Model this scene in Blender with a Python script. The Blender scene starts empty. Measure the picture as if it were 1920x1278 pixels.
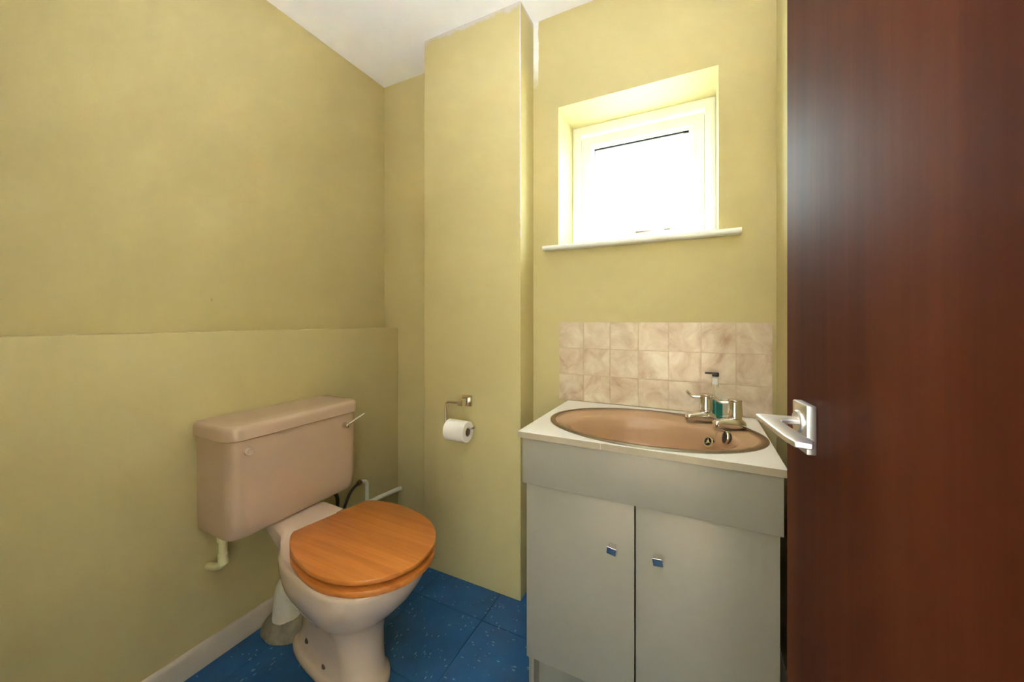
import bpy, bmesh, math, random
from mathutils import Vector, Matrix, noise
random.seed(7)
S = bpy.context.scene
COL = S.collection
PI = math.pi

# ------------------------------------------------------------------ camera
CAM_H = 1.12
YAW = math.radians(26.4)
cam_d = bpy.data.cameras.new('camera')
cam = bpy.data.objects.new('camera', cam_d)
COL.objects.link(cam)
cam.location = (0, 0, CAM_H)
cam.rotation_euler = (PI/2, 0, YAW)
cam_d.sensor_width = 36.0
cam_d.lens = 700.0/1920.0*36.0
cam_d.shift_y = -(639.0-601.0)/1920.0
cam_d.clip_start = 0.01
S.camera = cam

# ------------------------------------------------------------------ world, lights, exposure
W = bpy.data.worlds.new('overcast_sky'); S.world = W
W.use_nodes = True
bg = W.node_tree.nodes['Background']
bg.inputs['Color'].default_value = (0.90, 0.97, 1.08, 1)
bg.inputs['Strength'].default_value = 36.0
FILL_STRENGTH = 1600.0  # strength of the added uplighter that fills the room
FILL_COL = (0.92, 0.98, 1.16, 1)
HALL_FILL_STRENGTH = 0.6  # weak fill from the added hallway lamp
S.view_settings.view_transform = 'Standard'
S.view_settings.look = 'None'
S.view_settings.gamma = 1.0
S.view_settings.use_curve_mapping = False
S.view_settings.exposure = 0.0
S.cycles.use_denoising = True
S.cycles.max_bounces = 14
S.cycles.diffuse_bounces = 8
S.cycles.glossy_bounces = 6
S.cycles.transmission_bounces = 10
S.cycles.transparent_max_bounces = 12
S.cycles.sample_clamp_indirect = 0.0
S.cycles.caustics_reflective = False
pl = bpy.data.lights.new('window_portal', 'AREA')
pl.shape = 'RECTANGLE'; pl.size = 0.46; pl.size_y = 0.42
pl.cycles.is_portal = True
po = bpy.data.objects.new('window_portal', pl); COL.objects.link(po)
po.location = (-0.223, 1.765, 1.715); po.rotation_euler = (-PI/2, 0, 0)

# ------------------------------------------------------------------ materials
MATS = {}
def new_mat(name):
    m = bpy.data.materials.new(name); m.use_nodes = True
    nt = m.node_tree
    return m, nt, nt.nodes['Principled BSDF'], nt.nodes['Material Output']
def setp(b, col=None, rough=None, metal=None, spec=None, **kw):
    if col is not None: b.inputs['Base Color'].default_value = (*col, 1)
    if rough is not None: b.inputs['Roughness'].default_value = rough
    if metal is not None: b.inputs['Metallic'].default_value = metal
    if spec is not None: b.inputs['Specular IOR Level'].default_value = spec
    b.inputs['Specular Tint'].default_value = (1.0, 0.80, 0.66, 1)
    for k, v in kw.items(): b.inputs[k].default_value = v
def N(nt, t, **kw):
    n = nt.nodes.new(t)
    for k, v in kw.items(): setattr(n, k, v)
    return n
def coord(nt, out='Object', scale=(1,1,1), rot=(0,0,0), jitter=False):
    tc = N(nt, 'ShaderNodeTexCoord'); mp = N(nt, 'ShaderNodeMapping')
    mp.inputs['Scale'].default_value = scale; mp.inputs['Rotation'].default_value = rot
    src = tc.outputs[out]
    if jitter:
        oi = N(nt, 'ShaderNodeObjectInfo'); mu = N(nt, 'ShaderNodeVectorMath', operation='ADD')
        ml = N(nt, 'ShaderNodeMath', operation='MULTIPLY'); ml.inputs[1].default_value = 36.0
        nt.links.new(oi.outputs['Random'], ml.inputs[0])
        nt.links.new(src, mu.inputs[0]); nt.links.new(ml.outputs[0], mu.inputs[1]); src = mu.outputs[0]
    nt.links.new(src, mp.inputs['Vector'])
    return mp.outputs['Vector']
def noise_tex(nt, vec, scale, detail=4, rough=0.55, dist=0.0):
    n = N(nt, 'ShaderNodeTexNoise'); n.inputs['Scale'].default_value = scale
    n.inputs['Detail'].default_value = detail; n.inputs['Roughness'].default_value = rough
    n.inputs['Distortion'].default_value = dist
    nt.links.new(vec, n.inputs['Vector']); return n.outputs['Fac']
def ramp(nt, fac, stops):
    r = N(nt, 'ShaderNodeValToRGB'); els = r.color_ramp.elements
    while len(els) < len(stops): els.new(0.5)
    for e, (p, c) in zip(els, stops): e.position = p; e.color = (*c, 1)
    nt.links.new(fac, r.inputs['Fac']); return r.outputs['Color']
def bump(nt, b, h, strength, dist=0.002):
    bp = N(nt, 'ShaderNodeBump'); bp.inputs['Strength'].default_value = strength; bp.inputs['Distance'].default_value = dist
    nt.links.new(h, bp.inputs['Height']); nt.links.new(bp.outputs['Normal'], b.inputs['Normal'])
def simple(name, col, rough=0.5, metal=0.0, var=0.0, vscale=8.0, bmp=0.0, bscale=200.0, **kw):
    m, nt, b, o = new_mat(name); setp(b, col, rough, metal, **kw)
    v = coord(nt)
    if var:
        f = noise_tex(nt, v, vscale)
        c = ramp(nt, f, [(0.3, tuple(x*(1-var) for x in col)), (0.7, tuple(min(1, x*(1+var*0.6)) for x in col))])
        nt.links.new(c, b.inputs['Base Color'])
    if bmp: bump(nt, b, noise_tex(nt, v, bscale, 2), bmp)
    MATS[name] = m; return m
def math_n(nt, op, a, b=None, clamp=False):
    n = N(nt, 'ShaderNodeMath', operation=op); n.use_clamp = clamp
    for i, x in enumerate((a, b)):
        if x is None: continue
        if isinstance(x, (int, float)): n.inputs[i].default_value = x
        else: nt.links.new(x, n.inputs[i])
    return n.outputs[0]
PAINT = (0.565, 0.48, 0.235)
def paint(name, mask=None):
    """pale yellow emulsion with roller texture; mask(nt, x, y, z, noise) -> where bare white filler shows"""
    m, nt, b, o = new_mat(name); setp(b, PAINT, 0.55, spec=0.3)
    v = coord(nt)
    f = noise_tex(nt, v, 1.7, 3)
    c = ramp(nt, f, [(0.3, tuple(x*0.965 for x in PAINT)), (0.7, tuple(min(1, x*1.03) for x in PAINT))])
    if mask:
        g = N(nt, 'ShaderNodeNewGeometry'); sp = N(nt, 'ShaderNodeSeparateXYZ')
        nt.links.new(g.outputs['Position'], sp.inputs[0])
        n2 = noise_tex(nt, g.outputs['Position'], 14, 5, 0.65)
        k, colr = mask(nt, sp.outputs[0], sp.outputs[1], sp.outputs[2], n2)
        mx = N(nt, 'ShaderNodeMix', data_type='RGBA')
        nt.links.new(k, mx.inputs['Factor']); nt.links.new(c, mx.inputs['A']); mx.inputs['B'].default_value = (*colr, 1)
        c = mx.outputs['Result']
    nt.links.new(c, b.inputs['Base Color'])
    bump(nt, b, noise_tex(nt, v, 160, 3), 0.10, 0.002)
    MATS[name] = m; return m
def step(nt, a, edge, w):            # smooth 0->1 where a passes edge
    return math_n(nt, 'DIVIDE', math_n(nt, 'SUBTRACT', a, edge), w, True)
def box_mask(nt, x, y, z, n):
    wob = math_n(nt, 'MULTIPLY', math_n(nt, 'SUBTRACT', n, 0.5), 0.09)
    top = step(nt, math_n(nt, 'ADD', z, wob), 2.372, 0.016)
    edge = math_n(nt, 'MULTIPLY', math_n(nt, 'MULTIPLY', step(nt, x, -0.6375, 0.001), math_n(nt, 'LESS_THAN', y, 1.3535)), step(nt, math_n(nt, 'ADD', z, math_n(nt, 'MULTIPLY', wob, 16.0)), 1.45, 0.1))
    spot = step(nt, math_n(nt, 'SUBTRACT', n, math_n(nt, 'MULTIPLY', step(nt, math_n(nt, 'MULTIPLY', z, -1.0), -2.2, 0.1), 1.0)), 0.67, 0.02)
    k = math_n(nt, 'MAXIMUM', math_n(nt, 'MAXIMUM', top, edge), spot)
    return math_n(nt, 'MULTIPLY', k, 0.85), (0.60, 0.575, 0.58)
def back_mask(nt, x, y, z, n):
    wob = math_n(nt, 'MULTIPLY', math_n(nt, 'SUBTRACT', n, 0.5), 0.02)
    near = math_n(nt, 'SUBTRACT', 1.0, step(nt, math_n(nt, 'ADD', x, wob), -0.609, 0.004))
    hi = step(nt, math_n(nt, 'ADD', z, math_n(nt, 'MULTIPLY', wob, 10.0)), 2.13, 0.1)
    return math_n(nt, 'MULTIPLY', near, hi), (0.82, 0.82, 0.82)
def left_mask(nt, x, y, z, n):
    dy = math_n(nt, 'ABSOLUTE', math_n(nt, 'SUBTRACT', y, 0.711)); dz = math_n(nt, 'ABSOLUTE', math_n(nt, 'SUBTRACT', z, 1.194))
    k = math_n(nt, 'MULTIPLY', math_n(nt, 'LESS_THAN', dy, 0.003), math_n(nt, 'LESS_THAN', dz, 0.006))
    return math_n(nt, 'MULTIPLY', k, 0.6), (0.45, 0.30, 0.12)
paint('paint'); paint('paint_boxing', box_mask); paint('paint_window_wall', back_mask); paint('paint_left', left_mask)
simple('ceiling_white', (0.92, 0.93, 0.97), 0.7, var=0.02, vscale=2, bmp=0.05, bscale=120)
simple('gloss_white', (0.82, 0.80, 0.74), 0.3, var=0.03)
simple('skirting', (0.52, 0.46, 0.38), 0.35, var=0.06, vscale=14)
simple('upvc', (0.88, 0.90, 0.88), 0.25, var=0.01)
simple('rubber', (0.02, 0.02, 0.02), 0.6, var=0.2)
simple('black_plastic', (0.012, 0.012, 0.014), 0.35, var=0.1)
simple('chrome', (0.80, 0.79, 0.76), 0.08, 1.0, var=0.03)
simple('satin_chrome', (0.76, 0.77, 0.80), 0.38, 1.0, var=0.04, vscale=30)
simple('steel', (0.66, 0.63, 0.58), 0.16, 1.0, var=0.06, vscale=40)
simple('rim_metal', (0.30, 0.26, 0.21), 0.32, 1.0, var=0.08, vscale=20)
simple('ceramic_pink', (0.54, 0.39, 0.285), 0.14, var=0.02, spec=0.6)
simple('ceramic_pan', (0.58, 0.445, 0.35), 0.14, var=0.03, spec=0.6)
simple('basin_peach', (0.52, 0.325, 0.185), 0.2, var=0.05, vscale=9, spec=0.55)
simple('laminate_white', (0.88, 0.86, 0.82), 0.32, var=0.02)
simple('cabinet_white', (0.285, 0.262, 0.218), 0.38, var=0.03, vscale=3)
simple('edging', (0.36, 0.30, 0.215), 0.5, var=0.12, vscale=12)
simple('dark_gap', (0.05, 0.03, 0.025), 0.8, var=0.2)
simple('plinth_grey', (0.24, 0.235, 0.20), 0.45, var=0.05)
simple('pipe_paint', (0.80, 0.78, 0.66), 0.4, var=0.05)
simple('pvc_cream', (0.78, 0.72, 0.42), 0.4, var=0.06)
simple('pvc_white', (0.74, 0.68, 0.58), 0.45, var=0.1, vscale=20)
simple('cement', (0.26, 0.23, 0.17), 0.95, var=0.35, vscale=30, bmp=0.9, bscale=90)
simple('pump_grey', (0.70, 0.70, 0.68), 0.3, var=0.02)
simple('hose', (0.05, 0.045, 0.035), 0.5, var=0.2)
simple('brass', (0.28, 0.14, 0.09), 0.35, 0.9, var=0.2)
simple('tissue', (0.86, 0.83, 0.79), 0.95, var=0.03, bmp=0.2, bscale=500)
simple('card', (0.22, 0.15, 0.10), 0.9, var=0.1)
simple('grout', (0.58, 0.45, 0.31), 0.9, var=0.06, vscale=40)
simple('floor_base', (0.01, 0.02, 0.04), 0.8, var=0.2)
simple('hall_paint', (0.82, 0.79, 0.70), 0.7, var=0.02)
simple('hall_carpet', (0.34, 0.27, 0.20), 1.0, var=0.2, vscale=200)
simple('lawn', (0.10, 0.22, 0.05), 0.9, var=0.4, vscale=10)
simple('leaf', (0.10, 0.26, 0.08), 0.6, var=0.4, vscale=6)

def wood(name, stops, axis, scale, rough, coat=0.0, bmp=0.1, spec=0.5):
    m, nt, b, o = new_mat(name); setp(b, rough=rough)
    b.inputs['Coat Weight'].default_value = coat; b.inputs['Coat Roughness'].default_value = 0.18
    sc = [scale]*3; sc[axis] = scale*0.06
    v = coord(nt, scale=tuple(sc))
    f1 = noise_tex(nt, v, 1.0, 8, 0.62, 0.6)
    sc2 = [scale*5]*3; sc2[axis] = scale*0.12
    f2 = noise_tex(nt, coord(nt, scale=tuple(sc2)), 1.0, 4, 0.6)
    f = math_n(nt, 'ADD', math_n(nt, 'MULTIPLY', f1, 0.72), math_n(nt, 'MULTIPLY', f2, 0.28))
    nt.links.new(ramp(nt, f, stops), b.inputs['Base Color'])
    b.inputs['Specular IOR Level'].default_value = spec
    b.inputs['Specular Tint'].default_value = (1.0, 0.80, 0.66, 1)
    bump(nt, b, f2, bmp, 0.001)
    MATS[name] = m
wood('oak', [(0.34, (0.36, 0.105, 0.018)), (0.52, (0.53, 0.172, 0.030)), (0.68, (0.66, 0.235, 0.046))], 0, 16, 0.36, 0.25)
wood('mahogany', [(0.32, (0.034, 0.0070, 0.0025)), (0.52, (0.064, 0.0145, 0.0050)), (0.70, (0.098, 0.0255, 0.0085))], 2, 9, 0.60, 0.0, 0.3, 0.055)

def vinyl():
    m, nt, b, o = new_mat('vinyl_blue'); setp(b, rough=0.36, spec=0.4)
    f = noise_tex(nt, coord(nt, jitter=True), 7, 6, 0.7)
    c = ramp(nt, f, [(0.25, (0.010, 0.072, 0.185)), (0.75, (0.020, 0.124, 0.315))])
    vo = N(nt, 'ShaderNodeTexVoronoi'); vo.inputs['Scale'].default_value = 1.0
    nt.links.new(coord(nt, scale=(36, 95, 60), rot=(0, 0, 0.25), jitter=True), vo.inputs['Vector'])
    k = math_n(nt, 'LESS_THAN', vo.outputs['Distance'], 0.20)
    k2 = math_n(nt, 'GREATER_THAN', noise_tex(nt, coord(nt, jitter=True), 30, 2), 0.53)
    mx = N(nt, 'ShaderNodeMix', data_type='RGBA')
    nt.links.new(math_n(nt, 'MULTIPLY', math_n(nt, 'MULTIPLY', k, k2), 0.45), mx.inputs['Factor'])
    nt.links.new(c, mx.inputs['A']); mx.inputs['B'].default_value = (0.42, 0.56, 0.60, 1)
    nt.links.new(mx.outputs['Result'], b.inputs['Base Color'])
    MATS['vinyl_blue'] = m
vinyl()
def marble():
    m, nt, b, o = new_mat('marble_tile'); setp(b, rough=0.22, spec=0.5)
    v = coord(nt, jitter=True)
    f = noise_tex(nt, v, 13, 6, 0.6, 0.6)
    c = ramp(nt, f, [(0.29, (0.47, 0.315, 0.215)), (0.43, (0.61, 0.47, 0.335)), (0.56, (0.70, 0.575, 0.43)), (0.72, (0.79, 0.70, 0.555))])
    nt.links.new(c, b.inputs['Base Color']); bump(nt, b, f, 0.12, 0.002)
    MATS['marble_tile'] = m
marble()
def obscure_glass():
    m, nt, b, o = new_mat('obscure_glass'); nt.nodes.remove(b)
    tr = N(nt, 'ShaderNodeBsdfTransparent'); tr.inputs[0].default_value = (0.93, 0.96, 0.95, 1)
    tl = N(nt, 'ShaderNodeBsdfTranslucent'); tl.inputs[0].default_value = (0.95, 0.97, 0.96, 1)
    gl = N(nt, 'ShaderNodeBsdfGlossy'); gl.inputs['Roughness'].default_value = 0.25
    f = noise_tex(nt, coord(nt), 120, 3)
    bp = N(nt, 'ShaderNodeBump'); bp.inputs['Strength'].default_value = 0.4; bp.inputs['Distance'].default_value = 0.002
    nt.links.new(f, bp.inputs['Height']); nt.links.new(bp.outputs['Normal'], gl.inputs['Normal'])
    m1 = N(nt, 'ShaderNodeMixShader'); m1.inputs[0].default_value = 0.6
    nt.links.new(tr.outputs[0], m1.inputs[1]); nt.links.new(tl.outputs[0], m1.inputs[2])
    m2 = N(nt, 'ShaderNodeMixShader'); m2.inputs[0].default_value = 0.05
    nt.links.new(m1.outputs[0], m2.inputs[1]); nt.links.new(gl.outputs[0], m2.inputs[2])
    nt.links.new(m2.outputs[0], o.inputs['Surface'])
    MATS['obscure_glass'] = m
obscure_glass()
def clear(name, col, rough=0.02, ior=1.45):
    m, nt, b, o = new_mat(name)
    setp(b, col, rough, ior is None and 0 or 0); b.inputs['Transmission Weight'].default_value = 1.0; b.inputs['IOR'].default_value = ior
    bump(nt, b, noise_tex(nt, coord(nt), 60, 1), 0.02, 0.001)
    MATS[name] = m
clear('clear_plastic', (0.96, 0.98, 0.98), 0.03, 1.2)
clear('teal_soap', (0.10, 0.60, 0.66), 0.05, 1.2)
def lamp_mat(name, col, st):
    m, nt, b, o = new_mat(name); setp(b, (0.9, 0.9, 0.88), 0.4)
    b.inputs['Emission Color'].default_value = col; b.inputs['Emission Strength'].default_value = st
    MATS[name] = m
lamp_mat('fill_lamp_glow', FILL_COL, FILL_STRENGTH)
lamp_mat('hall_fill_glow', FILL_COL, HALL_FILL_STRENGTH)

# ------------------------------------------------------------------ builders
ORG = {}
def tag(o, label=None, cat=None, group=None, kind=None):
    if label: o['label'] = label
    if cat: o['category'] = cat
    if group: o['group'] = group
    if kind: o['kind'] = kind
    return o
def thing(name, loc, label=None, cat=None, group=None, kind=None):
    o = bpy.data.objects.new(name, None); COL.objects.link(o); o.location = loc
    o.empty_display_size = 0.05
    ORG[o.name] = Vector(loc); return tag(o, label, cat, group, kind)
def obj(name, bm, mat, parent=None, smooth=35, label=None, cat=None, group=None, kind=None):
    """links a bmesh (in world coordinates) as one mesh object with its origin at its base"""
    bmesh.ops.recalc_face_normals(bm, faces=bm.faces)
    xs = [v.co.x for v in bm.verts]; ys = [v.co.y for v in bm.verts]; zs = [v.co.z for v in bm.verts]
    org = Vector(((min(xs)+max(xs))/2, (min(ys)+max(ys))/2, min(zs)))
    bmesh.ops.translate(bm, verts=bm.verts, vec=-org)
    me = bpy.data.meshes.new(name); bm.to_mesh(me); bm.free()
    if smooth:
        me.shade_smooth(); me.set_sharp_from_angle(angle=math.radians(smooth))
    me.materials.append(MATS[mat])
    o = bpy.data.objects.new(name, me); COL.objects.link(o)
    ORG[o.name] = org
    if parent: o.parent = parent; o.location = org-ORG[parent.name]
    else: o.location = org
    return tag(o, label, cat, group, kind)
def bx(bm, x0, x1, y0, y1, z0, z1, bev=0.0, seg=2):
    t = bmesh.new()
    bmesh.ops.create_cube(t, size=1.0)
    bmesh.ops.scale(t, vec=(x1-x0, y1-y0, z1-z0), verts=t.verts)
    bmesh.ops.translate(t, vec=((x0+x1)/2, (y0+y1)/2, (z0+z1)/2), verts=t.verts)
    if bev: bmesh.ops.bevel(t, geom=t.edges[:], offset=bev, segments=seg, profile=0.5, affect='EDGES')
    join(bm, t); return bm
def join(bm, t):
    me = bpy.data.meshes.new('tmp'); t.to_mesh(me); t.free(); bm.from_mesh(me); bpy.data.meshes.remove(me)
def box(*a, **k): return bx(bmesh.new(), *a, **k)
def loft(bm, rings, cap=True, closed=True):
    vs = [[bm.verts.new(p) for p in r] for r in rings]
    n = len(vs[0])
    for a, b in zip(vs, vs[1:]):
        for i in range(n if closed else n-1):
            j = (i+1) % n; bm.faces.new((a[i], a[j], b[j], b[i]))
    if cap and closed: bm.faces.new(vs[0][::-1]); bm.faces.new(vs[-1])
    return bm
def ring(c, u, v, ru, rv, n=32, p=2.0):
    out = []
    for i in range(n):
        a = 2*PI*i/n; ca, sa = math.cos(a), math.sin(a)
        x = math.copysign(abs(ca)**(2/p), ca)*ru; y = math.copysign(abs(sa)**(2/p), sa)*rv
        out.append(Vector(c)+Vector(u)*x+Vector(v)*y)
    return out
def lathe(bm, c, prof, n=32, axis=(0,0,1), cap=True):
    ax = Vector(axis).normalized(); u = ax.orthogonal().normalized(); v = ax.cross(u)
    return loft(bm, [ring(Vector(c)+ax*h, u, v, max(r, 1e-5), max(r, 1e-5), n) for r, h in prof], cap)
def spline(pts, n=8):
    P = [Vector(p) for p in pts]; out = []
    for i in range(len(P)-1):
        a = P[max(i-1, 0)]; b = P[i]; c = P[i+1]; d = P[min(i+2, len(P)-1)]
        for k in range(n):
            t = k/n
            out.append(0.5*((2*b)+(c-a)*t+(2*a-5*b+4*c-d)*t*t+(3*b-a-3*c+d)*t**3))
    out.append(P[-1]); return out
def tube(bm, pts, r, n=12, flat=None):
    P = [Vector(p) for p in pts]; rings = []; up = None
    rs = r if isinstance(r, (list, tuple)) else [r]*len(P)
    for i, p in enumerate(P):
        t = (P[min(i+1, len(P)-1)]-P[max(i-1, 0)]).normalized()
        if up is None: up = t.orthogonal().normalized()
        up = (up-t*up.dot(t)).normalized(); w = t.cross(up)
        rings.append(ring(p, up, w, rs[i], rs[i], n))
    return loft(bm, rings)
def fillet(pts, r, n=6):
    """polyline with rounded corners"""
    P = [Vector(p) for p in pts]; out = [P[0]]
    for a, b, c in zip(P, P[1:], P[2:]):
        d1 = (a-b).normalized(); d2 = (c-b).normalized()
        p1 = b+d1*r; p2 = b+d2*r
        for k in range(n+1):
            t = k/n; out.append((1-t)**2*p1+2*t*(1-t)*b+t*t*p2)
    out.append(P[-1]); return out
def prism(bm, outline, axis_vec, bev=0.0, seg=2):
    t = bmesh.new()
    vs = [t.verts.new(p) for p in outline]; f = t.faces.new(vs)
    r = bmesh.ops.extrude_face_region(t, geom=[f])
    bmesh.ops.translate(t, verts=[e for e in r['geom'] if isinstance(e, bmesh.types.BMVert)], vec=axis_vec)
    if bev: bmesh.ops.bevel(t, geom=t.edges[:], offset=bev, segments=seg, profile=0.5, affect='EDGES')
    join(bm, t); return bm
def struct(name, bm, mat, parent=None, label=None, smooth=35):
    return obj(name, bm, mat, parent, smooth, label, None, None, 'structure')

# ------------------------------------------------------------------ the room shell
CEIL = 2.398
XL, XLED, XR = -1.54, -1.44, 0.232     # upper left wall, lower ledge face, right wall
YW, YB, YF = 1.48, 1.525, -0.12        # window wall, wall beside the boxing, door wall
BX0, BX1, BY = -1.117, -0.632, 1.35    # pipe boxing
floor = struct('floor', box(XL-0.1, XR+0.1, YF-0.15, 1.85, -0.06, -0.004), 'floor_base', label='blue vinyl tiled floor with pale flecks')
# vinyl tiles, 300 mm, joints 0.8 mm
TS = 0.30
tm = bmesh.new(); bx(tm, -TS/2+0.0011, TS/2-0.0011, -TS/2+0.0011, TS/2-0.0011, -0.004, 0.0)
tme = bpy.data.meshes.new('floor_tile'); tm.to_mesh(tme); tm.free(); tme.materials.append(MATS['vinyl_blue'])
for i in range(-4, 5):
    for j in range(-4, 4):
        cx = -0.722+TS*(i-0.5); cy = 0.90+TS*(j-0.5)
        if cx < XLED-0.2 or cx > XR+0.1 or cy < YF-0.2 or cy > 1.6: continue
        o = bpy.data.objects.new('floor_tile', tme); COL.objects.link(o); o.parent = floor
        o.location = Vector((cx, cy, 0))-ORG['floor']; o.rotation_euler.z = (PI/2)*((i+j) % 2)+PI*random.randint(0, 1)
struct('ceiling', box(XL-0.1, XR+0.1, YF-0.12, 1.75, CEIL, CEIL+0.1), 'ceiling_white', label='flat white painted ceiling')
struct('wall_left', box(XL-0.1, XL, YF-0.12, YB+0.1, 0, CEIL), 'paint_left', label='pale yellow upper left wall')
struct('wall_left_ledge', box(XL, XLED, YF, YB, 0, 1.083, bev=0.004), 'paint', label='yellow half height boxed out wall with a narrow ledge behind the toilet')
struct('wall_back', box(XL, BX0+0.05, YB, YB+0.1, 0, CEIL), 'paint', label='narrow yellow wall strip between the left wall and pipe boxing')
b = box(BX0, BX1, BY, YB, 0.0, CEIL, bev=0.0025)
struct('wall_boxing', b, 'paint_boxing', label='full height yellow pipe boxing with chipped white edges')
# window wall with a real opening
WX0, WX1, WZ0, WZ1 = -0.519, 0.066, 1.43, 2.008
b = bmesh.new(); WT = 0.30
def wall_with_hole(xa, xb, za, zb, x0, x1, z0, z1, ya, yb):
    bm = bmesh.new()
    def loop(y, r): return [bm.verts.new((x, y, z)) for x, z in ((r[0], r[2]), (r[1], r[2]), (r[1], r[3]), (r[0], r[3]))]
    o1 = loop(ya, (xa, xb, za, zb)); i1 = loop(ya, (x0, x1, z0, z1)); o2 = loop(yb, (xa, xb, za, zb)); i2 = loop(yb, (x0, x1, z0, z1))
    for k in range(4):
        j = (k+1) % 4
        bm.faces.new((o1[k], o1[j], i1[j], i1[k])); bm.faces.new((o2[j], o2[k], i2[k], i2[j]))
        bm.faces.new((i1[k], i1[j], i2[j], i2[k])); bm.faces.new((o1[j], o1[k], o2[k], o2[j]))
    return bm
struct('wall_window', wall_with_hole(BX1-0.1, XR+0.1, 0, CEIL, WX0, WX1, 1.4125, WZ1, YW, YW+WT), 'paint_window_wall', smooth=0, label='yellow wall with the small deep set window')
struct('wall_right', box(XR, XR+0.1, YF-0.12, YW, 0, CEIL), 'paint', label='yellow right wall behind the open door')
# door wall behind the camera with its opening, frame, hallway
DX0, DX1, DZ = -0.445, 0.19, 2.0
struct('wall_front', wall_with_hole(XL, XR, -0.0, CEIL, DX0-0.03, DX1+0.03, 0.0, DZ+0.03, YF-0.10, YF), 'paint', smooth=0, label='yellow wall with the doorway')
b = bmesh.new(); bx(b, DX0-0.03, DX0, YF-0.11, YF+0.004, 0, DZ); bx(b, DX1+0.012, DX1+0.03, YF-0.11, YF-0.045, 0, DZ); bx(b, DX0-0.03, DX1+0.03, YF-0.11, YF+0.004, DZ, DZ+0.03)
struct('trim_1', b, 'gloss_white', label='white door lining')
struct('hall_floor', box(-2.0, 1.0, -1.5, YF-0.15, -0.06, 0), 'hall_carpet', label='hallway carpet')
struct('hall_ceiling', box(-2.0, 1.0, -1.5, YF-0.10, CEIL, CEIL+0.1), 'ceiling_white', label='hallway ceiling')
struct('wall_hall', box(-2.0, 1.0, -1.6, -1.5, 0, CEIL), 'hall_paint', label='cream hallway wall')
struct('wall_hall_end_left', box(-2.1, -2.0, -1.5, YF-0.1, 0, CEIL), 'hall_paint', label='cream hallway end wall')
struct('wall_hall_end_right', box(1.0, 1.1, -1.5, YF-0.1, 0, CEIL), 'hall_paint', label='cream hallway end wall by the hinge side')
# baseboards
def skirting(pts_xy, h, t, nrm):
    a, c = Vector(pts_xy[0]), Vector(pts_xy[1]); n = Vector(nrm)
    prof = [(0, 0), (t, 0), (t, h-0.012), (t-0.003, h-0.004), (t-0.008, h), (0, h)]
    bm = bmesh.new()
    loft(bm, [[Vector((p.x+n.x*d, p.y+n.y*d, z)) for d, z in prof] for p in (a, c)])
    return bm
struct('baseboard_left', skirting(((XLED, YF), (XLED, 0.875)), 0.078, 0.012, (1, 0)), 'skirting', label='chipped white skirting board under the yellow ledge wall')
struct('baseboard_right', skirting(((XR, 0.05), (XR, YW)), 0.10, 0.012, (-1, 0)), 'skirting', label='white skirting board behind the vanity')

# ------------------------------------------------------------------ window
win = thing('window_1', ((WX0+WX1)/2, 1.70, WZ0), kind='structure', label='small white casement window with obscure glass in a deep reveal')
YG = 1.68
def frame_ring(bm, x0, x1, z0, z1, w, y0, y1, bev=0.004):
    bx(bm, x0, x0+w, y0, y1, z0, z1, bev); bx(bm, x1-w, x1, y0, y1, z0, z1, bev)
    bx(bm, x0+w-bev, x1-w+bev, y0, y1, z0, z0+w, bev); bx(bm, x0+w-bev, x1-w+bev, y0, y1, z1-w, z1, bev)
    return bm
obj('window_frame', frame_ring(bmesh.new(), WX0, WX1, WZ0, WZ1+0.004, 0.040, YG, YG+0.07), 'upvc', win)
sash = obj('window_sash', frame_ring(bmesh.new(), -0.479, 0.026, 1.470, 1.962, 0.046, YG+0.006, YG+0.062, 0.007), 'upvc', win)
obj('glazing_bead', frame_ring(bmesh.new(), -0.434, -0.019, 1.515, 1.917, 0.012, YG+0.016, YG+0.05, 0.004), 'upvc', sash)
g = bmesh.new()
for a in ((-0.4235, -0.4200, 1.86, 1.9055), (-0.4235, -0.0295, 1.8985, 1.9055), (-0.05, -0.0295, 1.896, 1.9055)):
    bx(g, a[0], a[1], YG+0.022, YG+0.03, a[2], a[3])
obj('gasket', g, 'rubber', sash)
obj('pane', box(-0.424, -0.029, YG+0.032, YG+0.037, 1.525, 1.907), 'obscure_glass', sash)
h = bmesh.new()
bx(h, -0.262, -0.205, YG-0.006, YG+0.008, 1.483, 1.505, 0.003)
hb = obj('handle_plate', h, 'upvc', sash)
h = bmesh.new(); bx(h, -0.236, -0.212, YG-0.026, YG-0.004, 1.489, 1.502, 0.003); bx(h, -0.225, -0.10, YG-0.030, YG-0.020, 1.490, 1.500, 0.003)
obj('window_handle', h, 'chrome', win)
# window board with bull-nose front
b = bmesh.new()
prof = [(YG, 1.412), (YW-0.03, 1.412)]+[(YW-0.03-0.009*math.sin(a), 1.4215-0.0095*math.cos(a)) for a in [PI*k/8 for k in range(1, 8)]]+[(YW-0.03, 1.431), (YG, 1.431)]
loft(b, [[Vector((x, y, z)) for y, z in [(YW, 1.412)]+prof[1:-1]+[(YW, 1.431)]] for x in (-0.576, 0.132)])
bx(b, WX0, WX1, YW-0.002, YG, 1.412, 1.431)
obj('window_sill', b, 'upvc', win)

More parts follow.
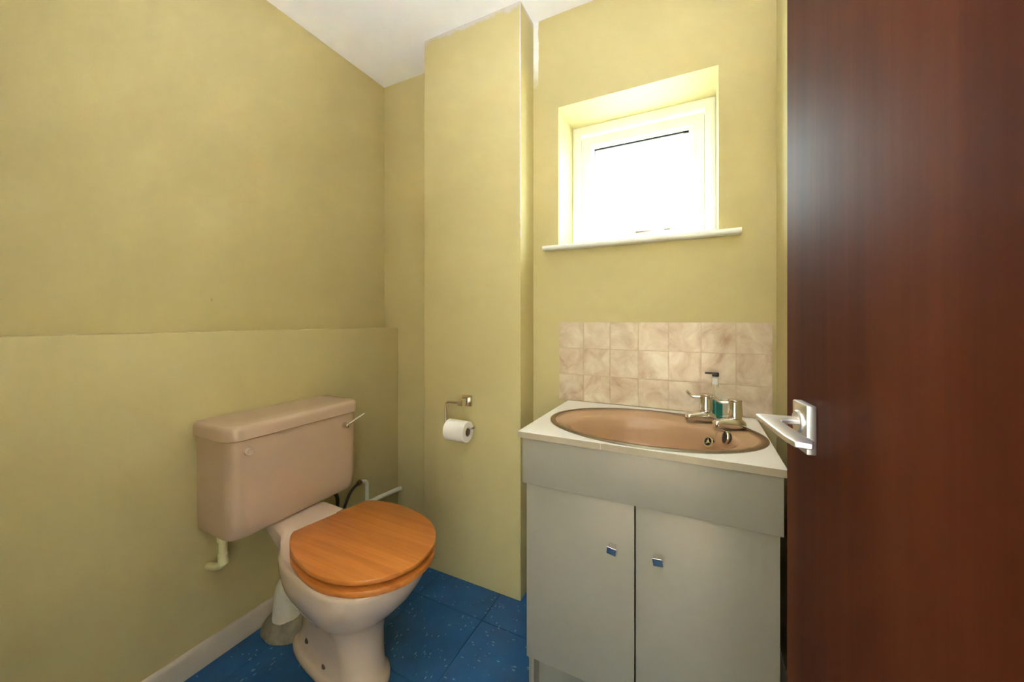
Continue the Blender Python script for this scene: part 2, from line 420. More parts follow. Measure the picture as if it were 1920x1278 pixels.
# ------------------------------------------------------------------ tile splashback
TX0, TX1, TZ0, TZ1 = -0.514, 0.222, 0.796, 1.115
spl = thing('tile_splashback', ((TX0+TX1)/2, YW, TZ0), 'marbled cream and pink ceramic tile splashback above the basin', 'tiles')
obj('grout_bed', box(TX0+0.001, TX1-0.001, YW-0.0050, YW, TZ0, TZ1-0.001), 'grout', spl)
tw = (TX1-TX0)/7; th = (TZ1-TZ0)/3
tm = box(-tw/2+0.0013, tw/2-0.0013, -0.0075, 0.0, -th/2+0.0013, th/2-0.0013)
bmesh.ops.bevel(tm, geom=[e for e in tm.edges if all(v.co.y < -0.007 for v in e.verts)], offset=0.0015, segments=2, affect='EDGES')
me = bpy.data.meshes.new('tile'); tm.to_mesh(me); tm.free(); me.shade_smooth(); me.set_sharp_from_angle(angle=0.6); me.materials.append(MATS['marble_tile'])
for i in range(7):
    for j in range(3):
        o = bpy.data.objects.new('tile', me); COL.objects.link(o); o.parent = spl
        o.location = Vector((TX0+tw*(i+0.5), YW-0.0008*random.random(), TZ0+th*(j+0.5)))-ORG['tile_splashback']
        o.rotation_euler = (random.uniform(-.006, .006), random.uniform(-.004, .004), random.uniform(-.006, .006))

# ------------------------------------------------------------------ door
DA = math.radians(9.0)
P0 = Vector((0.0858, 0.489, 0)); DD = Vector((math.sin(DA), -math.cos(DA), 0)); DN = Vector((-math.cos(DA), -math.sin(DA), 0))
def dp(t, w, z): return P0+DD*t+DN*w+Vector((0, 0, z))
def dbox(bm, t0, t1, w0, w1, z0, z1, bev=0.0, seg=2):
    return prism(bm, [dp(t0, w0, z0), dp(t1, w0, z0), dp(t1, w1, z0), dp(t0, w1, z0)], (0, 0, z1-z0), bev, seg)
door = thing('door_1', dp(0.605, -0.0175, 0), kind='structure', label='dark mahogany flush door standing open on the right')
obj('door_slab', dbox(bmesh.new(), 0, 0.605, -0.035, 0, 0.008, 1.985, 0.0012), 'mahogany', door)
for z in (0.25, 1.75):
    hg = bmesh.new(); a = dp(0.607, 0.003, z); tube(hg, [a, a+Vector((0, 0, 0.075))], 0.005, 10); obj('hinge', hg, 'steel', door)
def handle(sgn, off):
    hd = thing('door_handle', dp(0.05, off, 1.02))
    hd.parent = door; hd.location = ORG[hd.name]-ORG[door.name]
    def w(x): return off+sgn*x
    rb = dbox(bmesh.new(), 0.037, 0.068, min(w(0), w(0.008)), max(w(0), w(0.008)), 0.9985, 1.043, 0.0012)
    obj('rose', rb, 'satin_chrome', hd)
    out = [(0.044, 0.007), (0.0415, 0.038), (0.045, 0.042), (0.118, 0.0425), (0.134, 0.041), (0.137, 0.030), (0.126, 0.0255), (0.110, 0.0272), (0.068, 0.0275), (0.0605, 0.0255), (0.059, 0.007)]
    lv = prism(bmesh.new(), [dp(t, w(x), 1.0232) for t, x in out], (0, 0, 0.0048), 0.0013, 3)
    obj('lever', lv, 'satin_chrome', hd)
    kb = bmesh.new(); lathe(kb, dp(0.0515, w(0.0), 1.0250), [(0.0105, 0), (0.0105, 0.0095), (0.0095, 0.0105), (0.0001, 0.0105)], 24, DN*sgn); obj('collar', kb, 'satin_chrome', hd)
handle(1, 0.0); handle(-1, -0.035)

# ------------------------------------------------------------------ vanity unit
CT = 0.795
van = thing('vanity_unit', (-0.142, 1.24, 0), 'off white two door vanity cabinet with chrome knobs under the basin', 'cabinet')
c = bmesh.new()
bx(c, -0.456, -0.440, 1.034, 1.474, 0.0, 0.777, 0.0008); bx(c, 0.150, 0.166, 1.034, 1.474, 0.0, 0.777, 0.0008)
bx(c, -0.440, 0.150, 1.462, 1.474, 0.1, 0.777); bx(c, -0.440, 0.150, 1.034, 1.462, 0.112, 0.128)
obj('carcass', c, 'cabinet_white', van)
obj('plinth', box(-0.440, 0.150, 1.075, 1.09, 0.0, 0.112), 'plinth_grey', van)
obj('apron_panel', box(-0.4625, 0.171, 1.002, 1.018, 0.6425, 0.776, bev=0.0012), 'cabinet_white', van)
def knob(cx, cz, y, ang):
    k = bmesh.new(); s = 0.0118
    # square stem block flaring to a face that slants back towards its lower edge
    pts_top = [(-s*0.85, 0, s), (s*0.85, 0, s), (s, -0.026, s*0.95), (-s, -0.026, s*0.95)]
    vs = [(-s*.8, 0, -s), (s*.8, 0, -s), (s*.8, 0, s), (-s*.8, 0, s), (-s, -0.0130, -s*1.15), (s, -0.0130, -s*1.15), (s, -0.0225, s*0.9), (-s, -0.0225, s*0.9)]
    V = [k.verts.new(v) for v in vs]
    for f in ((0,1,2,3), (4,5,6,7), (0,1,5,4), (1,2,6,5), (2,3,7,6), (3,0,4,7)): k.faces.new([V[i] for i in f])
    bmesh.ops.bevel(k, geom=k.edges[:], offset=0.0008, segments=2, affect='EDGES')
    bmesh.ops.rotate(k, verts=k.verts, cent=(0, 0, 0), matrix=Matrix.Rotation(ang, 3, 'Y'))
    bmesh.ops.translate(k, verts=k.verts, vec=(cx, y, cz)); return k
for x0, x1, kx, kz, ang in ((-0.455, -0.1475, -0.203, 0.514, 0.16), (-0.1435, 0.166, -0.089, 0.517, -0.10)):
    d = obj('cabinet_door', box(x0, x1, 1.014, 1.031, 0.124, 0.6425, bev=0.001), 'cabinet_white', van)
    obj('knob', knob(kx, kz, 1.014, ang), 'chrome', d, label='faceted chrome knob')

ct = thing('countertop', (-0.147, 1.234, CT-0.018), 'white laminate countertop with worn brown edge strip on the vanity', 'countertop')
CX0, CX1, CY0, CY1 = -0.4735, 0.1765, 0.994, 1.474
BC = Vector((-0.135, 1.213, CT)); BA, BB = 0.309, 0.213
def slab_with_ellipse():
    bm = bmesh.new(); n = 64
    def outer(a):
        ca, sa = math.cos(a), math.sin(a); t = 1e9
        if ca > 1e-9: t = min(t, (CX1-BC.x)/ca)
        if ca < -1e-9: t = min(t, (CX0-BC.x)/ca)
        if sa > 1e-9: t = min(t, (CY1-BC.y)/sa)
        if sa < -1e-9: t = min(t, (CY0-BC.y)/sa)
        return BC.x+t*ca, BC.y+t*sa
    angs = [2*PI*i/n for i in range(n)]+[math.atan2(y-BC.y, x-BC.x) % (2*PI) for x in (CX0, CX1) for y in (CY0, CY1)]
    angs = sorted(angs)
    def inner(a):
        ca, sa = math.cos(a), math.sin(a); r = 1/math.sqrt((ca/(BA-0.018))**2+(sa/(BB-0.018))**2)
        return BC.x+r*ca, BC.y+r*sa
    loft(bm, [[Vector((*f(a), z)) for a in angs] for f, z in ((inner, CT-0.018), (outer, CT-0.018), (outer, CT), (inner, CT), (inner, CT-0.018))], cap=False)
    bmesh.ops.remove_doubles(bm, verts=bm.verts, dist=1e-6)
    return bm
obj('worktop', slab_with_ellipse(), 'laminate_white', ct)
e = bmesh.new(); bx(e, CX0-0.0006, -0.232, CY0-0.0012, CY0+0.0001, CT-0.0178, CT-0.0008, 0.0003, 1); bx(e, -0.2312, CX1+0.0006, CY0-0.0012, CY0+0.0001, CT-0.0178, CT-0.0008, 0.0003, 1)
obj('edge_strip', e, 'edging', ct)

# ------------------------------------------------------------------ basin
bas = thing('basin', (BC.x, BC.y, CT), 'oval peach basin with brown metal rim set in the countertop', 'basin')
def ell(cx, cy, a, b2, z, n=72): return [Vector((cx+a*math.cos(2*PI*i/n), cy+b2*math.sin(2*PI*i/n), z)) for i in range(n)]
r = bmesh.new()
prof = [(0, 0), (0, 0.0022), (0.004, 0.0045), (0.014, 0.0045), (0.0165, 0.003), (0.0165, 0)]
loft(r, [ell(BC.x, BC.y, BA-d, BB-d, CT+z) for d, z in prof+prof[:1]], cap=False)
bmesh.ops.remove_doubles(r, verts=r.verts, dist=1e-6)
obj('rim', r, 'rim_metal', bas)
bw = bmesh.new()
IX, IY, IA, IB = -0.140, 1.186, 0.238, 0.148
rings = [ell(BC.x, BC.y, BA-0.0155, BB-0.0155, CT+0.003), ell(BC.x, BC.y, BA-0.030, BB-0.024, CT-0.001)]
for s, z in ((1.05, -0.003), (1.0, -0.008), (0.97, -0.020), (0.94, -0.045), (0.90, -0.080), (0.82, -0.112), (0.66, -0.134), (0.42, -0.145), (0.14, -0.148)):
    rings.append(ell(IX+0.01*(1-s), IY, IA*s, IB*s, CT+z))
loft(bw, rings, cap=False)
bw.verts.ensure_lookup_table()
bw.faces.new([v for v in bw.verts[-72:]])
bwo = obj('bowl', bw, 'basin_peach', bas, 60)
sd = bwo.modifiers.new('thickness', 'SOLIDIFY'); sd.thickness = 0.006; sd.offset = -1
dr = bmesh.new(); lathe(dr, (IX+0.009, IY, CT-0.1475), [(0.026, 0), (0.026, 0.002), (0.021, 0.004), (0.017, 0.001), (0.001, 0.001)], 28); obj('drain', dr, 'chrome', bas)
# overflow fitting on the bowl wall under the taps
OV = Vector((0.030, 1.2475, 0.762)); on = Vector((-0.62, -0.66, 0.42)).normalized()
ov = bmesh.new(); lathe(ov, OV, [(0.0165, -0.006), (0.0165, 0.001), (0.0150, 0.0035), (0.0118, 0.0035), (0.0105, 0.0005), (0.0105, -0.006)], 28, on, False); ovo = obj('overflow_ring', ov, 'chrome', bas)
ov = bmesh.new(); lathe(ov, OV, [(0.0112, -0.005), (0.0112, 0.0008), (0.001, 0.0008)], 20, on); obj('overflow_hole', ov, 'rubber', ovo)
ov = bmesh.new(); lathe(ov, OV, [(0.0045, 0), (0.0045, 0.004), (0.003, 0.005), (0.001, 0.005)], 16, on)
for k in range(3):
    a = k*2*PI/3; u = on.orthogonal().normalized(); q = u*math.cos(a)+on.cross(u)*math.sin(a)
    tube(ov, [OV+on*0.002, OV+on*0.002+q*0.009], 0.0014, 8)
obj('overflow_screw', ov, 'chrome', ovo)

# taps
def tap(px, py, label, lev):
    z0 = CT-0.0005
    t = thing('basin_tap', (px, py, z0), label, 'tap', 'chrome basin taps')
    sd = Vector((-0.88, -0.48, 0)).normalized(); sw = Vector((-sd.y, sd.x, 0)); up = Vector((0, 0, 1)); c0 = Vector((px, py, z0))
    b = bmesh.new()
    # base flowing into the low spout: sections along the spout direction
    secs = [(-0.030, 0.008, 0.006, 0.0), (-0.026, 0.020, 0.028, 0), (-0.008, 0.0260, 0.038, 0), (0.010, 0.0245, 0.037, 0.0), (0.026, 0.0185, 0.034, 0.006), (0.038, 0.0145, 0.031, 0.010), (0.049, 0.0128, 0.029, 0.008), (0.057, 0.0120, 0.027, 0.004), (0.062, 0.0085, 0.022, 0.005)]
    rs = []
    for a, w, top, bot in secs:
        cc = c0+sd*a+up*((top+bot)/2); rs.append(ring(cc, sw, up, w, (top-bot)/2, 24, 2.6))
    loft(b, rs)
    obj('spout', b, 'chrome', t, 50)
    b = bmesh.new(); lathe(b, c0-sd*0.004, [(0.0195, 0.028), (0.0180, 0.036), (0.0180, 0.040), (0.0205, 0.041), (0.0180, 0.082), (0.0190, 0.0835), (0.0190, 0.088), (0.0175, 0.0895), (0.0005, 0.0895)], 28)
    hd = obj('tap_head', b, 'chrome', t)
    b = bmesh.new(); q = c0-sd*0.004+up*0.078; d = Vector(lev).normalized()
    pth = spline([q+d*0.012, q+d*0.026-up*0.001, q+d*0.039-up*0.001, q+d*0.049+up*0.006, q+d*0.057+up*0.013], 5)
    w2 = Vector((-d.y, d.x, 0.0)).normalized(); w2 = (w2+up*0.75).normalized(); rs = []
    for i, p in enumerate(pth):
        f = i/(len(pth)-1); wd = 0.0055+0.0060*max(0, (f-0.45)/0.55)**1.2; hh = 0.0050-0.0010*f
        if f > 0.93: wd *= 0.75
        tg = (pth[min(i+1, len(pth)-1)]-pth[max(i-1, 0)]).normalized(); n3 = tg.cross(w2).normalized()
        rs.append(ring(p, w2, n3, wd, hh, 14))
    loft(b, rs); obj('lever', b, 'chrome', hd, 50)
tap(0.022, 1.357, 'chrome lever basin tap nearer the tiled wall', (-0.96, 0.1, 0))
tap(0.098, 1.302, 'chrome lever basin tap nearer the door, with a plug beside it', (-0.96, 0.1, 0))
# plug hanging by its chain in front of the second tap
plg = thing('basin_plug', (0.075, 1.236, 0.770), 'black rubber basin plug on a ball chain propped below the nearer tap', 'plug')
pn = Vector((-0.93, -0.30, 0.20)).normalized(); pc = Vector((0.071, 1.236, 0.7835))
b = bmesh.new(); lathe(b, pc, [(0.0005, 0.0), (0.0175, 0.0), (0.0185, 0.002), (0.0165, 0.012), (0.0005, 0.012)], 28, -pn); obj('plug_body', b, 'rubber', plg)
b = bmesh.new(); lathe(b, pc, [(0.0155, 0.0), (0.0158, -0.0015), (0.0182, -0.0015), (0.0195, 0.0005), (0.0195, 0.0035), (0.0182, 0.0042), (0.0155, 0.0042), (0.0155, 0.0)], 28, -pn, False); obj('plug_ring', b, 'chrome', plg)
ch = spline([OV+on*0.004+Vector((0.012, -0.004, -0.004)), OV+Vector((0.020, -0.012, 0.006)), OV+Vector((0.020, 0.000, 0.026)), OV+Vector((0.030, 0.012, 0.038)), pc+Vector((0.004, 0.006, 0.016))], 10)
b = bmesh.new()
for p in ch:
    bmesh.ops.create_icosphere(b, subdivisions=1, radius=0.0013, matrix=Matrix.Translation(p))
tube(b, ch, 0.0006, 6)
obj('chain', b, 'steel', plg)

# soap dispenser
SX, SY = 0.054, 1.425
sp = thing('soap_dispenser', (SX, SY, CT), 'clear pump bottle half full of teal hand soap behind the taps', 'soap bottle')
def rrect(cx, cy, hx, hy, z, p=5, n=32): return ring((cx, cy, z), (1, 0, 0), (0, 1, 0), hx, hy, n, p)
b = bmesh.new(); loft(b, [rrect(SX, SY, a, c2, CT+z) for a, c2, z in ((0.019, 0.014, 0.0), (0.021, 0.016, 0.002), (0.021, 0.016, 0.085), (0.0205, 0.0155, 0.092), (0.016, 0.0135, 0.098))]+[ring((SX, SY, CT+z), (1, 0, 0), (0, 1, 0), rr, rr, 32) for rr, z in ((0.0115, 0.103), (0.0105, 0.108), (0.0105, 0.113))])
obj('bottle', b, 'clear_plastic', sp)
b = bmesh.new(); loft(b, [rrect(SX, SY, a, c2, CT+z) for a, c2, z in ((0.0185, 0.0135, 0.002), (0.0199, 0.0149, 0.004), (0.0199, 0.0149, 0.060), (0.0185, 0.0135, 0.0605))])
obj('liquid_soap', b, 'teal_soap', sp)
b = bmesh.new(); lathe(b, (SX, SY, CT), [(0.0085, 0.112), (0.0085, 0.134), (0.006, 0.136), (0.004, 0.137), (0.004, 0.142)], 20); col = obj('pump_collar', b, 'pump_grey', sp)
b = bmesh.new(); lathe(b, (SX, SY, CT), [(0.002, 0.010), (0.002, 0.138)], 10); obj('dip_tube', b, 'pvc_white', sp)
b = bmesh.new(); bx(b, SX-0.010, SX+0.011, SY-0.008, SY+0.008, CT+0.138, CT+0.152, 0.003)
bx(b, SX-0.031, SX-0.006, SY-0.0055, SY+0.0055, CT+0.1455, CT+0.1515, 0.002); obj('pump_head', b, 'black_plastic', sp)

# ------------------------------------------------------------------ toilet
TY = 0.862
toi = thing('toilet', (-1.06, TY, 0), 'pale pink ceramic toilet with low cistern and orange oak seat', 'toilet')
pan = bmesh.new()
def egg(x0, x1, hw, z, cy=TY, n=48, p=2.25, bias=0.56):
    cx = x0+(x1-x0)*bias if False else x1-hw if (x1-x0) > 2*hw else (x0+x1)/2
    out = []
    for i in range(n):
        a = 2*PI*i/n; ca, sa = math.cos(a), math.sin(a)
        if ca >= 0: x = cx+(x1-cx)*ca; y = hw*sa
        else:
            q = 3.2; x = cx-(cx-x0)*abs(ca)**(2/q); y = math.copysign(abs(sa)**(2/q), sa)*hw
        out.append(Vector((x, cy+y, z)))
    return out
secs = [(-1.265, -0.850, 0.082, 0.0), (-1.268, -0.848, 0.084, 0.006), (-1.265, -0.850, 0.083, 0.020), (-1.255, -0.857, 0.076, 0.028), (-1.235, -0.866, 0.070, 0.038), (-1.215, -0.872, 0.071, 0.10), (-1.20, -0.875, 0.077, 0.155), (-1.195, -0.868, 0.090, 0.195), (-1.19, -0.840, 0.115, 0.228), (-1.19, -0.800, 0.142, 0.262), (-1.195, -0.757, 0.165, 0.31), (-1.20, -0.728, 0.178, 0.355), (-1.21, -0.716, 0.178, 0.385), (-1.21, -0.714, 0.178, 0.397), (-1.205, -0.72, 0.173, 0.4035), (-1.17, -0.775, 0.125, 0.403), (-1.16, -0.79, 0.11, 0.39)]
loft(pan, [egg(*s) for s in secs])
# rear platform that carries the cistern
PCY = 0.850
def rsec(x, hw, zb, zt):
    return [Vector((x, PCY+y, z)) for y, z in ((-hw, zb), (-hw, zt-0.014), (-hw+0.004, zt-0.004), (-hw+0.014, zt), (hw-0.014, zt), (hw-0.004, zt-0.004), (hw, zt-0.014), (hw, zb))]
loft(pan, [rsec(x, hw, zb, zt) for x, hw, zb, zt in ((-1.32, 0.088, 0.43, 0.443), (-1.30, 0.093, 0.42, 0.446), (-1.27, 0.095, 0.405, 0.446), (-1.24, 0.097, 0.385, 0.445), (-1.20, 0.106, 0.375, 0.437), (-1.16, 0.122, 0.365, 0.424), (-1.12, 0.140, 0.37, 0.412), (-1.06, 0.150, 0.375, 0.404))])
# outlet horn
lathe(pan, (-1.21, TY, 0.20), [(0.06, -0.03), (0.058, 0.03), (0.055, 0.045)], 28, (-1, 0, -0.18))
bmesh.ops.rotate(pan, verts=[v for v in pan.verts if not (v.co.z > 0.3 and v.co.x < -1.19)], cent=(-1.2, 0.868, 0), matrix=Matrix.Rotation(math.radians(-6), 3, 'Z'))
pano = obj('pan', pan, 'ceramic_pan', toi, 50)
for x, y, z, sg in ((-1.137, 0.795, 0.080, -1), (-1.034, 0.779, 0.053, -1), (-1.13, 0.928, 0.080, 1), (-1.02, 0.915, 0.053, 1)):
    b = bmesh.new(); lathe(b, (x, y, z), [(0.0105, -0.004), (0.0105, 0.003), (0.007, 0.006), (0.0005, 0.0065)], 16, (0, 0.8*sg, 0.6)); obj('floor_screw', b, 'hose', pano, label='dark fixing screw')
# seat and lid
LYAW = math.radians(-10.0)
LC = Vector((-1.130, 0.880, 0))
def dshape(L, hw, hb, z, inset=0.0, n=56):
    """D outline: straight back edge at x=0 (half width hb), rounded front at x=L"""
    pts = []
    L2 = L-inset; h2 = hw-inset
    xm = L*0.50
    for i in range(n+1):       # front half ellipse from right side to left side
        a = -PI/2+PI*i/n
        pts.append((xm+(L2-xm)*math.cos(a), h2*math.sin(a)))
    m = 16
    for i in range(1, m):      # left flank back to the corner
        t = i/m; x = xm*(1-t)+inset*t; y = h2-(h2-(hb-inset))*(t**2.6)
        pts.append((x, y))
    pts.append((inset, hb-inset-0.004)); 
    pts.append((inset, -(hb-inset-0.004)))
    for i in range(m-1, 0, -1):
        t = i/m; x = xm*(1-t)+inset*t; y = h2-(h2-(hb-inset))*(t**2.6)
        pts.append((x, -y))
    ca, sa = math.cos(LYAW), math.sin(LYAW)
    return [LC+Vector((x*ca-y*sa, x*sa+y*ca, z)) for x, y in pts]
def dslab(z0, z1, L, hw, hb, rnd, crown=0.0):
    bm = bmesh.new()
    rs = [dshape(L, hw, hb, z0, rnd), dshape(L, hw, hb, z0+rnd*0.35, rnd*0.3), dshape(L, hw, hb, z0+rnd, 0), dshape(L, hw, hb, z1-rnd, 0), dshape(L, hw, hb, z1-rnd*0.35, rnd*0.3), dshape(L, hw, hb, z1, rnd)]
    if crown: rs += [dshape(L, hw, hb, z1+crown*0.8, 0.07), dshape(L, hw, hb, z1+crown, 0.12)]
    return loft(bm, rs)
sl = obj('seat_lid', dslab(0.4370, 0.4505, 0.440, 0.188, 0.132, 0.0025), 'oak', toi, 30, label='orange oak toilet lid')
obj('seat', dslab(0.4045, 0.4220, 0.440, 0.188, 0.132, 0.0025), 'oak', toi, 30, label='orange oak toilet seat ring')
for y in (-0.07, 0.07):
    b = bmesh.new(); bx(b, -1.155, -1.125, TY+y-0.02, TY+y+0.02, 0.412, 0.437, 0.004); obj('hinge', b, 'steel', sl)
for (x, y) in ((-0.76, TY-0.03), (-0.93, TY-0.14), (-0.93, TY+0.15)):
    bf = bmesh.new(); lathe(bf, (x, y, 0.4220), [(0.008, 0), (0.008, 0.015)], 12); obj('buffer', bf, 'rubber', sl)
# cistern
CY0_, CY1_ = 0.620, 1.086
def crect(x0, x1, y0, y1, z, r, n=7):
    """plan outline, front (x1) corners rounded"""
    pts = [Vector((x0, y0, z))]
    pts += [Vector((x1-r+r*math.sin(a), y0+r-r*math.cos(a), z)) for a in [PI/2*k/n for k in range(n+1)]]
    pts += [Vector((x1-r+r*math.cos(a), y1-r+r*math.sin(a), z)) for a in [PI/2*k/n for k in range(n+1)]]
    return pts+[Vector((x0, y1, z))]
cb = bmesh.new()
loft(cb, [crect(-1.432, -1.262+d, CY0_+0.012-e2, CY1_-0.012+e2, z, 0.042) for d, e2, z in ((0.0, 0.0, 0.449), (0.012, 0.006, 0.452), (0.018, 0.009, 0.462), (0.022, 0.011, 0.50), (0.025, 0.012, 0.60), (0.025, 0.012, 0.757))])
cis = obj('cistern', cb, 'ceramic_pink', toi, 40)
cl = bmesh.new()
loft(cl, [crect(-1.432, -1.230-d, CY0_-0.010+d, CY1_+0.008-d, z, 0.048) for d, z in ((0.004, 0.754), (0.0, 0.757), (0.0, 0.786), (0.002, 0.794), (0.007, 0.799), (0.014, 0.801), (0.06, 0.8025))])
obj('cistern_lid', cl, 'ceramic_pink', cis, 40)
lv = bmesh.new(); fx = -1.2375
lathe(lv, (fx, 1.018, 0.711), [(0.0125, 0), (0.0125, 0.003), (0.010, 0.008), (0.009, 0.020), (0.006, 0.024), (0.0005, 0.025)], 24, (1, 0, 0))
tube(lv, spline([(fx+0.016, 1.022, 0.714), (fx+0.019, 1.045, 0.724), (fx+0.022, 1.075, 0.736), (fx+0.026, 1.095, 0.7445)], 5), [0.006, 0.0055, 0.005, 0.005, 0.0045]+[0.0042]*9+[0.0048, 0.003], 12)
obj('flush_lever', lv, 'chrome', cis, label='chrome flush lever')
bd = bmesh.new(); bcn = Vector((fx, 0.669, 0.718))
def er(x, a, c2, n=28): return ring(bcn+Vector((x, 0, 0)), (0, 1, 0), (0, 0, 1), a, c2, n)
loft(bd, [er(-0.001, 0.0135, 0.0125), er(0.0085, 0.0135, 0.0125), er(0.0105, 0.0125, 0.0115), er(0.0105, 0.011, 0.010), er(0.0085, 0.0103, 0.0093)])
bo = obj('badge', bd, 'ceramic_pan', cis, label='raised oval ceramic badge')
bd = bmesh.new()
loft(bd, [er(0.0080, 0.0066, 0.0054), er(0.0104, 0.0066, 0.0054), er(0.0104, 0.0042, 0.0032), er(0.0080, 0.0042, 0.0032)])
obj('badge_emblem', bd, 'ceramic_pan', bo)

# ------------------------------------------------------------------ pipes round the toilet
b = bmesh.new()
tube(b, fillet([(-1.345, 0.652, 0.452), (-1.345, 0.652, 0.352), (-1.365, 0.648, 0.338), (-1.438, 0.656, 0.314)], 0.012), 0.0115, 16)
lathe(b, (-1.345, 0.652, 0.425), [(0.016, 0), (0.016, 0.024), (0.012, 0.026)], 20)
lathe(b, (-1.345, 0.652, 0.352), [(0.0142, 0.0), (0.0142, 0.03)], 20)
obj('overflow_pipe', b, 'pvc_cream', label='cream plastic elbow pipe under the left end of the cistern', cat='pipe')
b = bmesh.new()
tube(b, fillet([(-1.421, YB-0.002, 0.226), (-1.421, 1.37, 0.240), (-1.421, 1.30, 0.243)], 0.02), 0.011, 14)
wp = obj('water_pipe', b, 'pipe_paint', label='white painted water pipe along the wall ending at the corner', cat='pipe')
sup = thing('supply_pipe', (-1.42, 1.28, 0.20), 'yellow painted supply pipe bending up to a brass fitting under the cistern', 'pipe')
b = bmesh.new()
tube(b, fillet([(-1.4225, 1.298, 0.20), (-1.4225, 1.298, 0.352), (-1.4225, 1.262, 0.359)], 0.022), 0.0085, 14)
obj('pipe', b, 'pipe_paint', sup)
b = bmesh.new()
lathe(b, (-1.4225, 1.245, 0.359), [(0.011, 0), (0.013, 0.003), (0.013, 0.014), (0.010, 0.018)], 6, (0, 1, 0))
obj('compression_fitting', b, 'brass', sup)
b = bmesh.new()
tube(b, spline([(-1.4225, 1.25, 0.359), (-1.420, 1.215, 0.347), (-1.418, 1.19, 0.325), (-1.415, 1.16, 0.275), (-1.41, 1.135, 0.21), (-1.40, 1.12, 0.15), (-1.395, 1.11, 0.0)], 6), 0.0065, 12)
obj('flexible_hose', b, 'hose', label='dark hose from the brass fitting down behind the pan', cat='hose')
b = bmesh.new(); tube(b, spline([(-1.40, 1.04, 0.456), (-1.405, 1.045, 0.42), (-1.418, 1.125, 0.355), (-1.418, 1.125, 0.26), (-1.41, 1.10, 0.10), (-1.41, 1.10, 0.0)], 6), 0.0075, 12)
obj('drop_pipe', b, 'hose', label='short black vertical pipe under the right end of the cistern', cat='pipe')
b = bmesh.new()
tube(b, fillet([(-1.245, TY, 0.188), (-1.325, TY, 0.178), (-1.345, TY, 0.02)], 0.055, 8), 0.052, 24)
lathe(b, (-1.245, TY, 0.188), [(0.060, 0), (0.064, 0.004), (0.064, 0.03), (0.058, 0.036)], 28, (-1, 0, -0.12))
obj('waste_pipe', b, 'pvc_white', label='off white waste connector behind the pan going into the floor', cat='pipe')
b = bmesh.new(); n = 40; rs = []
for s, z in ((1.0, 0.0), (0.97, 0.012), (0.9, 0.026), (0.78, 0.040), (0.66, 0.052), (0.56, 0.064)):
    rr = []
    for i in range(n):
        a = 2*PI*i/n; k = 1+0.10*noise.noise((math.cos(a)*1.7, math.sin(a)*1.7, s*2))
        x = -1.345+0.105*s*k*math.cos(a); y = TY+0.02+0.098*s*k*math.sin(a)
        rr.append(Vector((max(x, XLED+0.001), y, z+(0.006*noise.noise((x*30, y*30, z*30)) if z else 0))))
    rs.append(rr)
loft(b, rs)
obj('cement_collar', b, 'cement', label='rough grey cement lump on the floor around the waste pipe', cat='cement')

# ------------------------------------------------------------------ toilet roll and holder
HZ = 0.779; HX = -0.8825
hol = thing('toilet_roll_holder', (HX, BY, HZ), 'chrome toilet roll holder with square plate on the yellow boxing', 'roll holder')
obj('wall_plate', box(HX-0.024, HX+0.024, BY-0.009, BY, HZ-0.023, HZ+0.023, bev=0.0015), 'steel', hol)
b = bmesh.new(); bx(b, HX-0.012, HX+0.012, BY-0.060, BY-0.008, HZ-0.013, HZ+0.013, 0.0015); obj('arm_block', b, 'chrome', hol)
AY = BY-0.052; RZ = 0.659
b = bmesh.new()
bar = fillet([(HX-0.008, AY, HZ-0.002), (HX-0.077, AY, HZ-0.002), (HX-0.077, AY, RZ+0.018), (HX+0.036, AY, RZ+0.018), (HX+0.040, AY+0.004, RZ+0.025)], 0.022, 8)
bar = bar[:-10]+[Vector((HX+0.050, AY, RZ+0.018)), Vector((HX+0.068, AY, RZ+0.026))]
tube(b, bar, 0.0045, 12)
obj('hanging_bar', b, 'steel', hol, 60)
rol = thing('toilet_roll', (HX-0.042, AY, RZ-0.043), 'white toilet roll hanging on the chrome holder', 'toilet roll')
b = bmesh.new(); rx0, rx1 = HX-0.062, HX+0.036; RR = 0.0430; CR = 0.0185
cxs = [(rx0, CR), (rx0, RR-0.002), (rx0+0.002, RR), (rx1-0.002, RR), (rx1, RR-0.002), (rx1, CR), (rx0, CR)]
RC = RZ+0.018+0.0045-CR-0.0015
loft(b, [ring((x, AY, RC), (0, 1, 0), (0, 0, 1), r2, r2, 48) for x, r2 in cxs], cap=False)
bmesh.ops.remove_doubles(b, verts=b.verts, dist=1e-6)
obj('paper', b, 'tissue', rol, 40)
b = bmesh.new(); loft(b, [ring((x, AY, RC), (0, 1, 0), (0, 0, 1), r2, r2, 32) for x, r2 in ((rx0+0.001, CR), (rx1-0.001, CR), (rx1-0.001, CR-0.001), (rx0+0.001, CR-0.001), (rx0+0.001, CR))], cap=False)
obj('core', b, 'card', rol, 40)

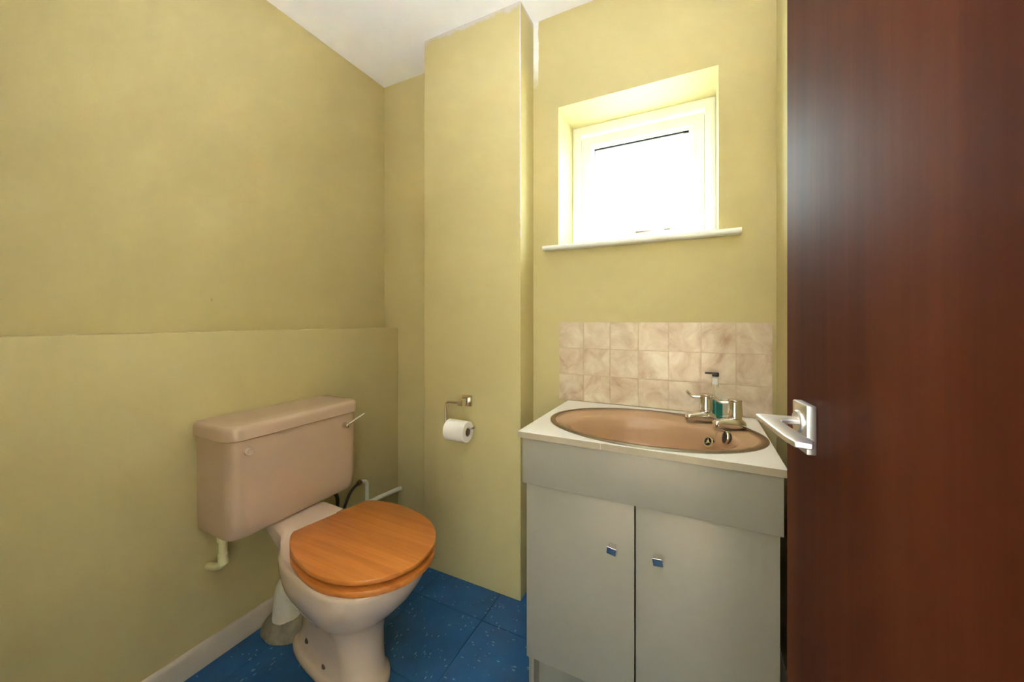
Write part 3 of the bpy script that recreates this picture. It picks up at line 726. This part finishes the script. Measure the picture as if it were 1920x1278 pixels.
# ------------------------------------------------------------------ added fill lamps, unseen behind the camera
def added_ceiling_lamp(x, y, mat, label):  # unseen hallway lamp, added for fill through the doorway
    t = thing('added_ceiling_light', (x, y, CEIL-0.14), label, 'lamp')
    b = bmesh.new(); lathe(b, (x, y, CEIL-0.03), [(0.09, 0.03), (0.09, 0.008), (0.07, 0)], 32); obj('lamp_base', b, 'gloss_white', t)
    b = bmesh.new(); lathe(b, (x, y, CEIL-0.13), [(0.02, 0.0), (0.08, 0.01), (0.12, 0.035), (0.135, 0.065), (0.125, 0.09), (0.10, 0.103)], 32); obj('opal_shade', b, mat, t)
def uplighter(x, y, z, label):  # invented lamp: bounces fill off the ceiling from behind the camera
    t = thing('added_uplighter', (x, y, 0), label, 'lamp')
    b = bmesh.new(); lathe(b, (x, y, 0), [(0.084, 0), (0.084, 0.012), (0.07, 0.02), (0.02, 0.026)], 32); obj('lamp_base', b, 'gloss_white', t)
    b = bmesh.new(); tube(b, [(x, y, 0.02), (x, y, z+0.01)], 0.009, 14); obj('pole', b, 'gloss_white', t)
    b = bmesh.new(); lathe(b, (x, y, z), [(0.02, 0), (0.05, 0.012), (0.075, 0.04), (0.084, 0.08), (0.081, 0.08), (0.071, 0.043), (0.052, 0.022)], 36); obj('lamp_bowl', b, 'gloss_white', t)
    b = bmesh.new(); lathe(b, (x, y, z+0.022), [(0.045, 0), (0.055, 0.008), (0.050, 0.014), (0.001, 0.015)], 28); obj('fill_disc', b, 'fill_lamp_glow', t)
uplighter(-0.17, -0.27, 1.12, 'white floor standing uplighter added in the doorway to light the room')
added_ceiling_lamp(-0.35, -0.80, 'hall_fill_glow', 'round opal ceiling light added in the hallway as fill')

# ------------------------------------------------------------------ garden outside the window
g = bmesh.new(); bx(g, -14, 14, 1.9, 26, -0.6, -0.5); struct('lawn', g, 'lawn', label='green garden lawn outside')
def hedge(x, y, w, hgt, label, seed):
    random.seed(seed); b = bmesh.new()
    for k in range(2600):
        a = random.uniform(0, 2*PI); r = math.sqrt(random.random()); z = random.random()
        shell = math.sqrt(max(0.05, 1-z**3))*(0.8+0.3*noise.noise((math.cos(a)*2, math.sin(a)*2, z*3+seed)))
        p = Vector((x+w*r*shell*math.cos(a), y+w*0.5*r*shell*math.sin(a), -0.5+hgt*z*(0.85+0.25*noise.noise((a, seed, 2)))))
        u = Vector((random.gauss(0, 1), random.gauss(0, 1), random.gauss(0, 1))).normalized(); v = u.orthogonal().normalized()
        s = 0.13
        b.faces.new([b.verts.new(p+u*s), b.verts.new(p+v*s*0.5), b.verts.new(p-u*s), b.verts.new(p-v*s*0.5)])
    t = thing('garden_shrub', (x, y, -0.5), label, 'shrub', 'garden shrubs')
    obj('foliage', b, 'leaf', t, 0)
    tr = bmesh.new(); tube(tr, [(x, y, -0.5), (x, y, hgt*0.6-0.5)], [0.07, 0.03], 8); obj('trunk', tr, 'card', t)
hedge(-3.0, 6.6, 1.6, 3.1, 'blurred green shrub seen low on the left through the obscure glass', 3)
hedge(0.0, 6.4, 1.1, 3.7, 'blurred green shrub seen at the right through the obscure glass', 5)
